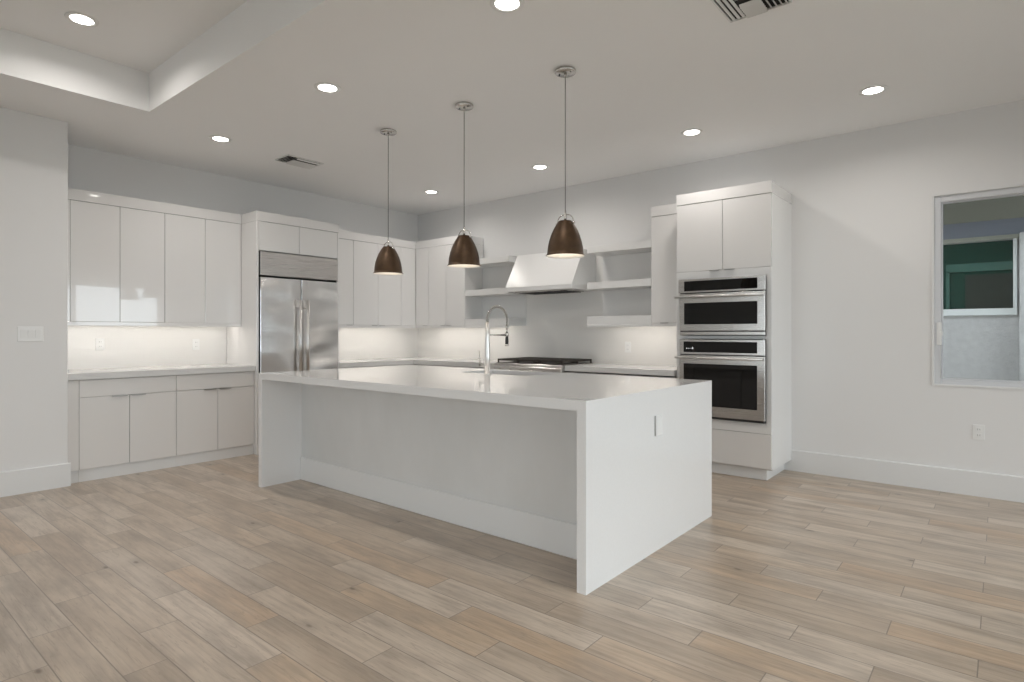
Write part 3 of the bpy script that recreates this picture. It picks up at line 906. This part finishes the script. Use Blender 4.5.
# ------------------------------------------------------------------ outlets and switches
def outlet(facing, c, label, screws=False):
    """duplex outlet; facing 'x' looks +x, 'y' looks -y; c is the plate centre on the wall face"""
    t = thing('wall_outlet', (c[0], c[1], c[2]), label, 'outlet')
    def bb(u0, u1, z0, z1, d0, d1):
        return (c[0] + d0, c[0] + d1, c[1] + u0, c[1] + u1, c[2] + z0, c[2] + z1) if facing == 'x' else (c[0] + u0, c[0] + u1, c[1] - d1, c[1] - d0, c[2] + z0, c[2] + z1)
    obj('cover_plate', B(bb(-0.036, 0.036, -0.058, 0.058, 0.0003, 0.006), bev=0.002), 'plate', t)
    for s in (-1, 1):
        so = obj('socket', B(bb(-0.017, 0.017, s * 0.022 - 0.014, s * 0.022 + 0.014, 0.0062, 0.0085), bev=0.002), 'plate', t)
        obj('slots', B(bb(-0.008, -0.0055, s * 0.022 - 0.006, s * 0.022 + 0.007, 0.0086, 0.009), bb(0.0055, 0.008, s * 0.022 - 0.005, s * 0.022 + 0.006, 0.0086, 0.009), bev=0), 'slot', so)
    return t
outlet('x', (0.008, -3.969, 1.150), 'white duplex outlet on backsplash over leftmost base cabinet')
outlet('x', (0.008, -3.103, 1.135), 'white duplex outlet on the backsplash nearest the refrigerator, left of it')
outlet('y', (3.443, -0.008, 1.100), 'white duplex outlet on the backsplash between range and oven tower')
outlet('y', (6.452, 0.0, 0.492), 'white duplex outlet low on the wall below the window')
# outlet set in the waterfall end of the island
t = thing('wall_outlet', (X1, -2.612, 0.722), 'slim white outlet set into the right end of the island', 'outlet')
obj('cover_plate', B((X1 + 0.0003, X1 + 0.005, -2.652, -2.570, 0.664, 0.780), bev=0.002), 'plate', t)
obj('socket', B((X1 + 0.0052, X1 + 0.007, -2.632, -2.590, 0.684, 0.760), bev=0.001), 'plate', t)
obj('edge_strip', B((X1 + 0.0004, X1 + 0.006, -2.662, -2.6525, 0.664, 0.780), bev=0), 'pull', t)  # darker metal strip along one edge of the cover plate

sw = thing('light_switch_plate', (PX, -4.62, 1.249), 'white light switch plate with three rockers on the left wall', 'light switch')
sy = -4.622
obj('cover_plate', B((PX + 0.0003, PX + 0.006, sy - 0.082, sy + 0.082, 1.190, 1.306), bev=0.002), 'plate', sw)
for k in (-1, 0, 1):
    bm = bmesh.new(); y = sy + k * 0.046
    prism(bm, [(PX + 0.0062, 1.215), (PX + 0.0075, 1.215), (PX + 0.0115, 1.281), (PX + 0.0062, 1.281)], 'y', y - 0.0165, y + 0.0165)
    obj('rocker', bm, 'plate', sw)

# ------------------------------------------------------------------ pendants
def area(name, loc, rot, shape, size, power, col, size_y=None, spread=math.pi, parent=None):
    d = bpy.data.lights.new(name, 'AREA')
    d.shape = shape; d.size = size
    if size_y: d.size_y = size_y
    d.energy = power; d.color = col; d.spread = spread
    o = bpy.data.objects.new(name, d); C.objects.link(o)
    o.location = loc; o.rotation_euler = rot
    if parent: o.parent = parent
    return o


px_, py_ = 2.540, -2.570
pd = thing('pendant_light', (px_, py_, H), 'x', 'pendant light', 'bronze dome pendants over the island')
bm = bmesh.new(); lathe(bm, [(0.0, H - 0.001), (0.068, H - 0.001), (0.070, H - 0.004), (0.070, H - 0.018), (0.066, H - 0.022), (0.0, H - 0.022)], px_, py_, 36)
tube(bm, [(px_, py_, H - 0.0225), (px_, py_, H - 0.045)], [0.010, 0.006], 12)
cn = obj('canopy', bm, 'chrome', pd)
bm = bmesh.new()
for s in (-1, 1): tube(bm, [(px_ + s * 0.045, py_ - 0.005, H - 0.0222), (px_ + s * 0.045, py_ - 0.005, H - 0.0265)], 0.005, 8)
obj('screw', bm, 'dark', cn)
bm = bmesh.new(); tube(bm, [(px_, py_, 2.045), (px_, py_, H - 0.044)], 0.0032, 8)
obj('cord', bm, 'cord', pd)
zr = 1.762
outer = [(0.128, zr), (0.129, zr + 0.004), (0.121, zr + 0.010), (0.1185, zr + 0.025), (0.115, zr + 0.06), (0.107, zr + 0.10), (0.096, zr + 0.135), (0.082, zr + 0.168),
         (0.067, zr + 0.196), (0.055, zr + 0.215), (0.047, zr + 0.226), (0.044, zr + 0.231), (0.0, zr + 0.232)]
inner = [(0.0, zr + 0.226), (0.040, zr + 0.223), (0.062, zr + 0.194), (0.091, zr + 0.135), (0.103, zr + 0.10), (0.111, zr + 0.06), (0.1145, zr + 0.025), (0.117, zr + 0.010), (0.125, zr + 0.001)]
bm = bmesh.new(); lathe(bm, outer, px_, py_, 48)
shd = obj('lamp_shade', bm, 'bronze', pd)
bm = bmesh.new(); lathe(bm, inner + [(0.128, zr)], px_, py_, 48)
obj('shade_lining', bm, 'shade_in', shd)
bm = bmesh.new()
pts = []
for k in range(17):
    a = math.pi * k / 16
    c_, s_ = math.cos(a), math.sin(a)
    pts.append((px_ + 0.064 * math.copysign(abs(c_) ** 0.8, c_), py_, 1.978 + 0.058 * s_ ** 0.85))
tube(bm, pts, 0.0035, 8)
for s in (-1, 1):
    tube(bm, [(px_ + s * 0.052, py_, 1.978), (px_ + s * 0.072, py_, 1.978)], 0.008, 10)
obj('yoke', bm, 'chrome', pd)
bm = bmesh.new(); tube(bm, [(px_, py_, zr + 0.2325), (px_, py_, 2.020), (px_, py_, 2.062)], [0.010, 0.008, 0.005], 12)
obj('stem', bm, 'chrome', pd)
bm = bmesh.new(); tube(bm, [(px_, py_, zr + 0.228), (px_, py_, zr + 0.165)], 0.016, 14)
bs = obj('bulb_socket', bm, 'plate', pd)
bm = bmesh.new(); lathe(bm, [(0.0, zr + 0.164), (0.014, zr + 0.163), (0.022, zr + 0.145), (0.030, zr + 0.118), (0.028, zr + 0.095), (0.016, zr + 0.078), (0.0, zr + 0.074)], px_, py_, 20)
obj('bulb', bm, 'bulb', bs)
PL = ['bronze dome pendant nearest the refrigerator, leftmost of the three over island', 'bronze dome pendant in the middle of the three over island',
      'bronze dome pendant nearest the ovens, rightmost and largest-looking of the three']
for i, x in enumerate((2.540, 3.444, 4.371)):
    o = pd if i == 0 else copy_tree(pd)
    o.location = (x, py_, H)
    o['label'] = PL[i]
    d = bpy.data.lights.new('pendant_lamp', 'POINT'); d.energy = PEND_W; d.color = (1.0, 0.86, 0.70); d.shadow_soft_size = 0.03
    l_ = bpy.data.objects.new('pendant_lamp', d); C.objects.link(l_); l_.location = (x, py_, zr + 0.055)

# ------------------------------------------------------------------ recessed ceiling lights
dl = thing('recessed_light', (2.92, -3.41, H), 'x', 'ceiling light')
bm = bmesh.new(); lathe(bm, [(0.0625, H - 0.0005), (0.092, H - 0.0005), (0.090, H - 0.004), (0.070, H - 0.007), (0.0625, H - 0.004)], 2.92, -3.41, 40, close=True)
obj('trim_ring', bm, 'plate', dl)
bm = bmesh.new(); lathe(bm, [(0.0, H - 0.0005), (0.062, H - 0.0005), (0.062, H - 0.003), (0.0, H - 0.0035)], 2.92, -3.41, 40)
obj('lens', bm, 'lens', dl)
DL = [((2.92, -3.41), H, 'round recessed ceiling light left of the pendant canopies, front row middle'),
      ((1.22, -3.39), H, 'round recessed ceiling light over the counter left of refrigerator, nearest small vent'),
      ((4.585, -3.42), H, 'round recessed ceiling light cut by the top edge of the photo'),
      ((1.20, -0.84), H, 'round recessed ceiling light nearest the inside corner of kitchen'),
      ((2.88, -0.86), H, 'round recessed ceiling light above the range hood'),
      ((4.53, -0.88), H, 'round recessed ceiling light above the oven tower'),
      ((5.88, -0.905), H, 'round recessed ceiling light nearest the window, rightmost of all'),
      ((1.992, -4.619), HT, 'round recessed ceiling light inside the raised tray ceiling')]
for i, ((x, y), z, lb) in enumerate(DL):
    o = dl if i == 0 else copy_tree(dl)
    o.location = (x, y, z)
    o['label'] = lb; o['group'] = 'round recessed downlights in the ceiling'
    area('downlight_lamp', (x, y, z - 0.012), (0, 0, 0), 'DISK', 0.12, DOWN_W, (1.0, 0.95, 0.90), spread=math.radians(158))
for x, y in ((5.6, -5.6), (5.6, -7.6), (2.035, -7.6), (8.45, -0.85), (8.6, -3.5), (8.6, -6.2), (8.6, -8.6)):   # the rest of the room, outside the picture
    z = HT if x < TX1 and y < TY1 else H
    o = copy_tree(dl); o.location = (x, y, z)
    o['label'] = 'round recessed ceiling light in the living area outside the photo'; o['group'] = 'round recessed downlights of the living area'
    area('downlight_lamp', (x, y, z - 0.012), (0, 0, 0), 'DISK', 0.12, DOWN_W, (1.0, 0.95, 0.90), spread=math.radians(158))

# ------------------------------------------------------------------ ceiling vents
def blade(bm, axis, a0, a1, c, z, tilt, wdt):
    """one louver: a thin slanted strip running along an axis"""
    dx = 0.5 * wdt * math.cos(tilt); dz = 0.5 * wdt * math.sin(tilt)
    t_ = 0.0012
    pts = [(c - dx, z - dz), (c + dx, z + dz), (c + dx, z + dz + t_), (c - dx, z - dz + t_)]
    prism(bm, pts, axis, a0, a1)


def vent(x0, x1, y0, y1, label):
    t = thing('ceiling_vent', ((x0 + x1) / 2, (y0 + y1) / 2, H), label, 'vent')
    e = 0.010
    obj('backing', B((x0 + e, x1 - e, y0 + e, y1 - e, H - 0.003, H - 0.0005), bev=0), 'duct', t)  # near-black sheet standing in for the shade between the louvers
    obj('frame', B((x0, x1, y0, y0 + e, H - 0.012, H - 0.0005), (x0, x1, y1 - e, y1, H - 0.012, H - 0.0005),
                   (x0, x0 + e, y0 + e, y1 - e, H - 0.012, H - 0.0005), (x1 - e, x1, y0 + e, y1 - e, H - 0.012, H - 0.0005), bev=0.001), 'vent', t)
    return t


v1 = vent(5.425, 5.745, -2.80, -2.492, 'white square ceiling vent with louvers cut by the top edge of photo')
def louvers(t, specs):
    for axis, a0, a1, c, tilt, wd in specs:
        bm = bmesh.new(); blade(bm, axis, a0, a1, c, H - (0.010 if abs(tilt) < 0.35 else 0.017), tilt, wd)
        obj('louver', bm, 'vent', t)
sp = []
for c in (5.452, 5.478, 5.504): sp.append(('y', -2.788, -2.504, c, 0.3, 0.0145))
for c in (-2.518, -2.541, -2.564, -2.587, -2.610, -2.633): sp.append(('x', 5.522, 5.628, c, -0.6, 0.026))
for c in (-2.71, -2.735, -2.76): sp.append(('x', 5.522, 5.628, c, 0.6, 0.024))
for c in (5.650, 5.676, 5.702, 5.726): sp.append(('y', -2.785, -2.508, c, -0.75, 0.020))
louvers(v1, sp)
v2 = vent(1.015, 1.265, -2.765, -2.375, 'small white rectangular ceiling vent above refrigerator showing dark slots')
sp = []
for c in (-2.745, -2.720, -2.695, -2.67): sp.append(('x', 1.03, 1.25, c, 0.7, 0.026))
for c in (1.045, 1.075, 1.105, 1.135): sp.append(('y', -2.655, -2.39, c, 0.75, 0.030))
for c in (1.235,): sp.append(('y', -2.655, -2.39, c, 0.5, 0.020))
louvers(v2, sp)

# ------------------------------------------------------------------ under-cabinet strip lights
def strip(plane, a0, a1, dist, label, z=UD):
    ln = a1 - a0; mid = (a0 + a1) / 2
    if plane == 'x':
        bxs = (dist - 0.012, dist + 0.012, a0, a1, z - 0.009, z - 0.0005)
        loc = (dist, mid, z - 0.0105); sx, sy_ = 0.02, ln
    else:
        bxs = (a0, a1, -dist - 0.012, -dist + 0.012, z - 0.009, z - 0.0005)
        loc = (mid, -dist, z - 0.0105); sx, sy_ = ln, 0.02
    tag(obj('led_strip_light', B(bxs, bev=0.001), 'led'), label, 'strip light')
    area('strip_lamp', loc, (0, 0, 0), 'RECTANGLE', sx, UNDER_W * ln, (1.0, 0.94, 0.88), size_y=sy_)
strip('x', -4.34, -2.84, 0.22, 'slim glowing light bar under the upper cabinets left of refrigerator')
strip('x', -1.76, -0.42, 0.22, 'slim glowing light bar under upper cabinets right of the refrigerator')
strip('y', 0.42, 1.27, 0.22, 'slim glowing light bar under upper cabinets by the inside corner')
strip('y', 1.33, 1.85, 0.22, 'slim glowing light bar under the left open shelves', z=1.3445)
strip('y', 3.30, 3.87, 0.22, 'slim glowing light bar under the right open shelves', z=1.3445)
strip('y', 3.90, 4.25, 0.22, 'slim glowing light bar under the narrow cabinet beside oven tower')
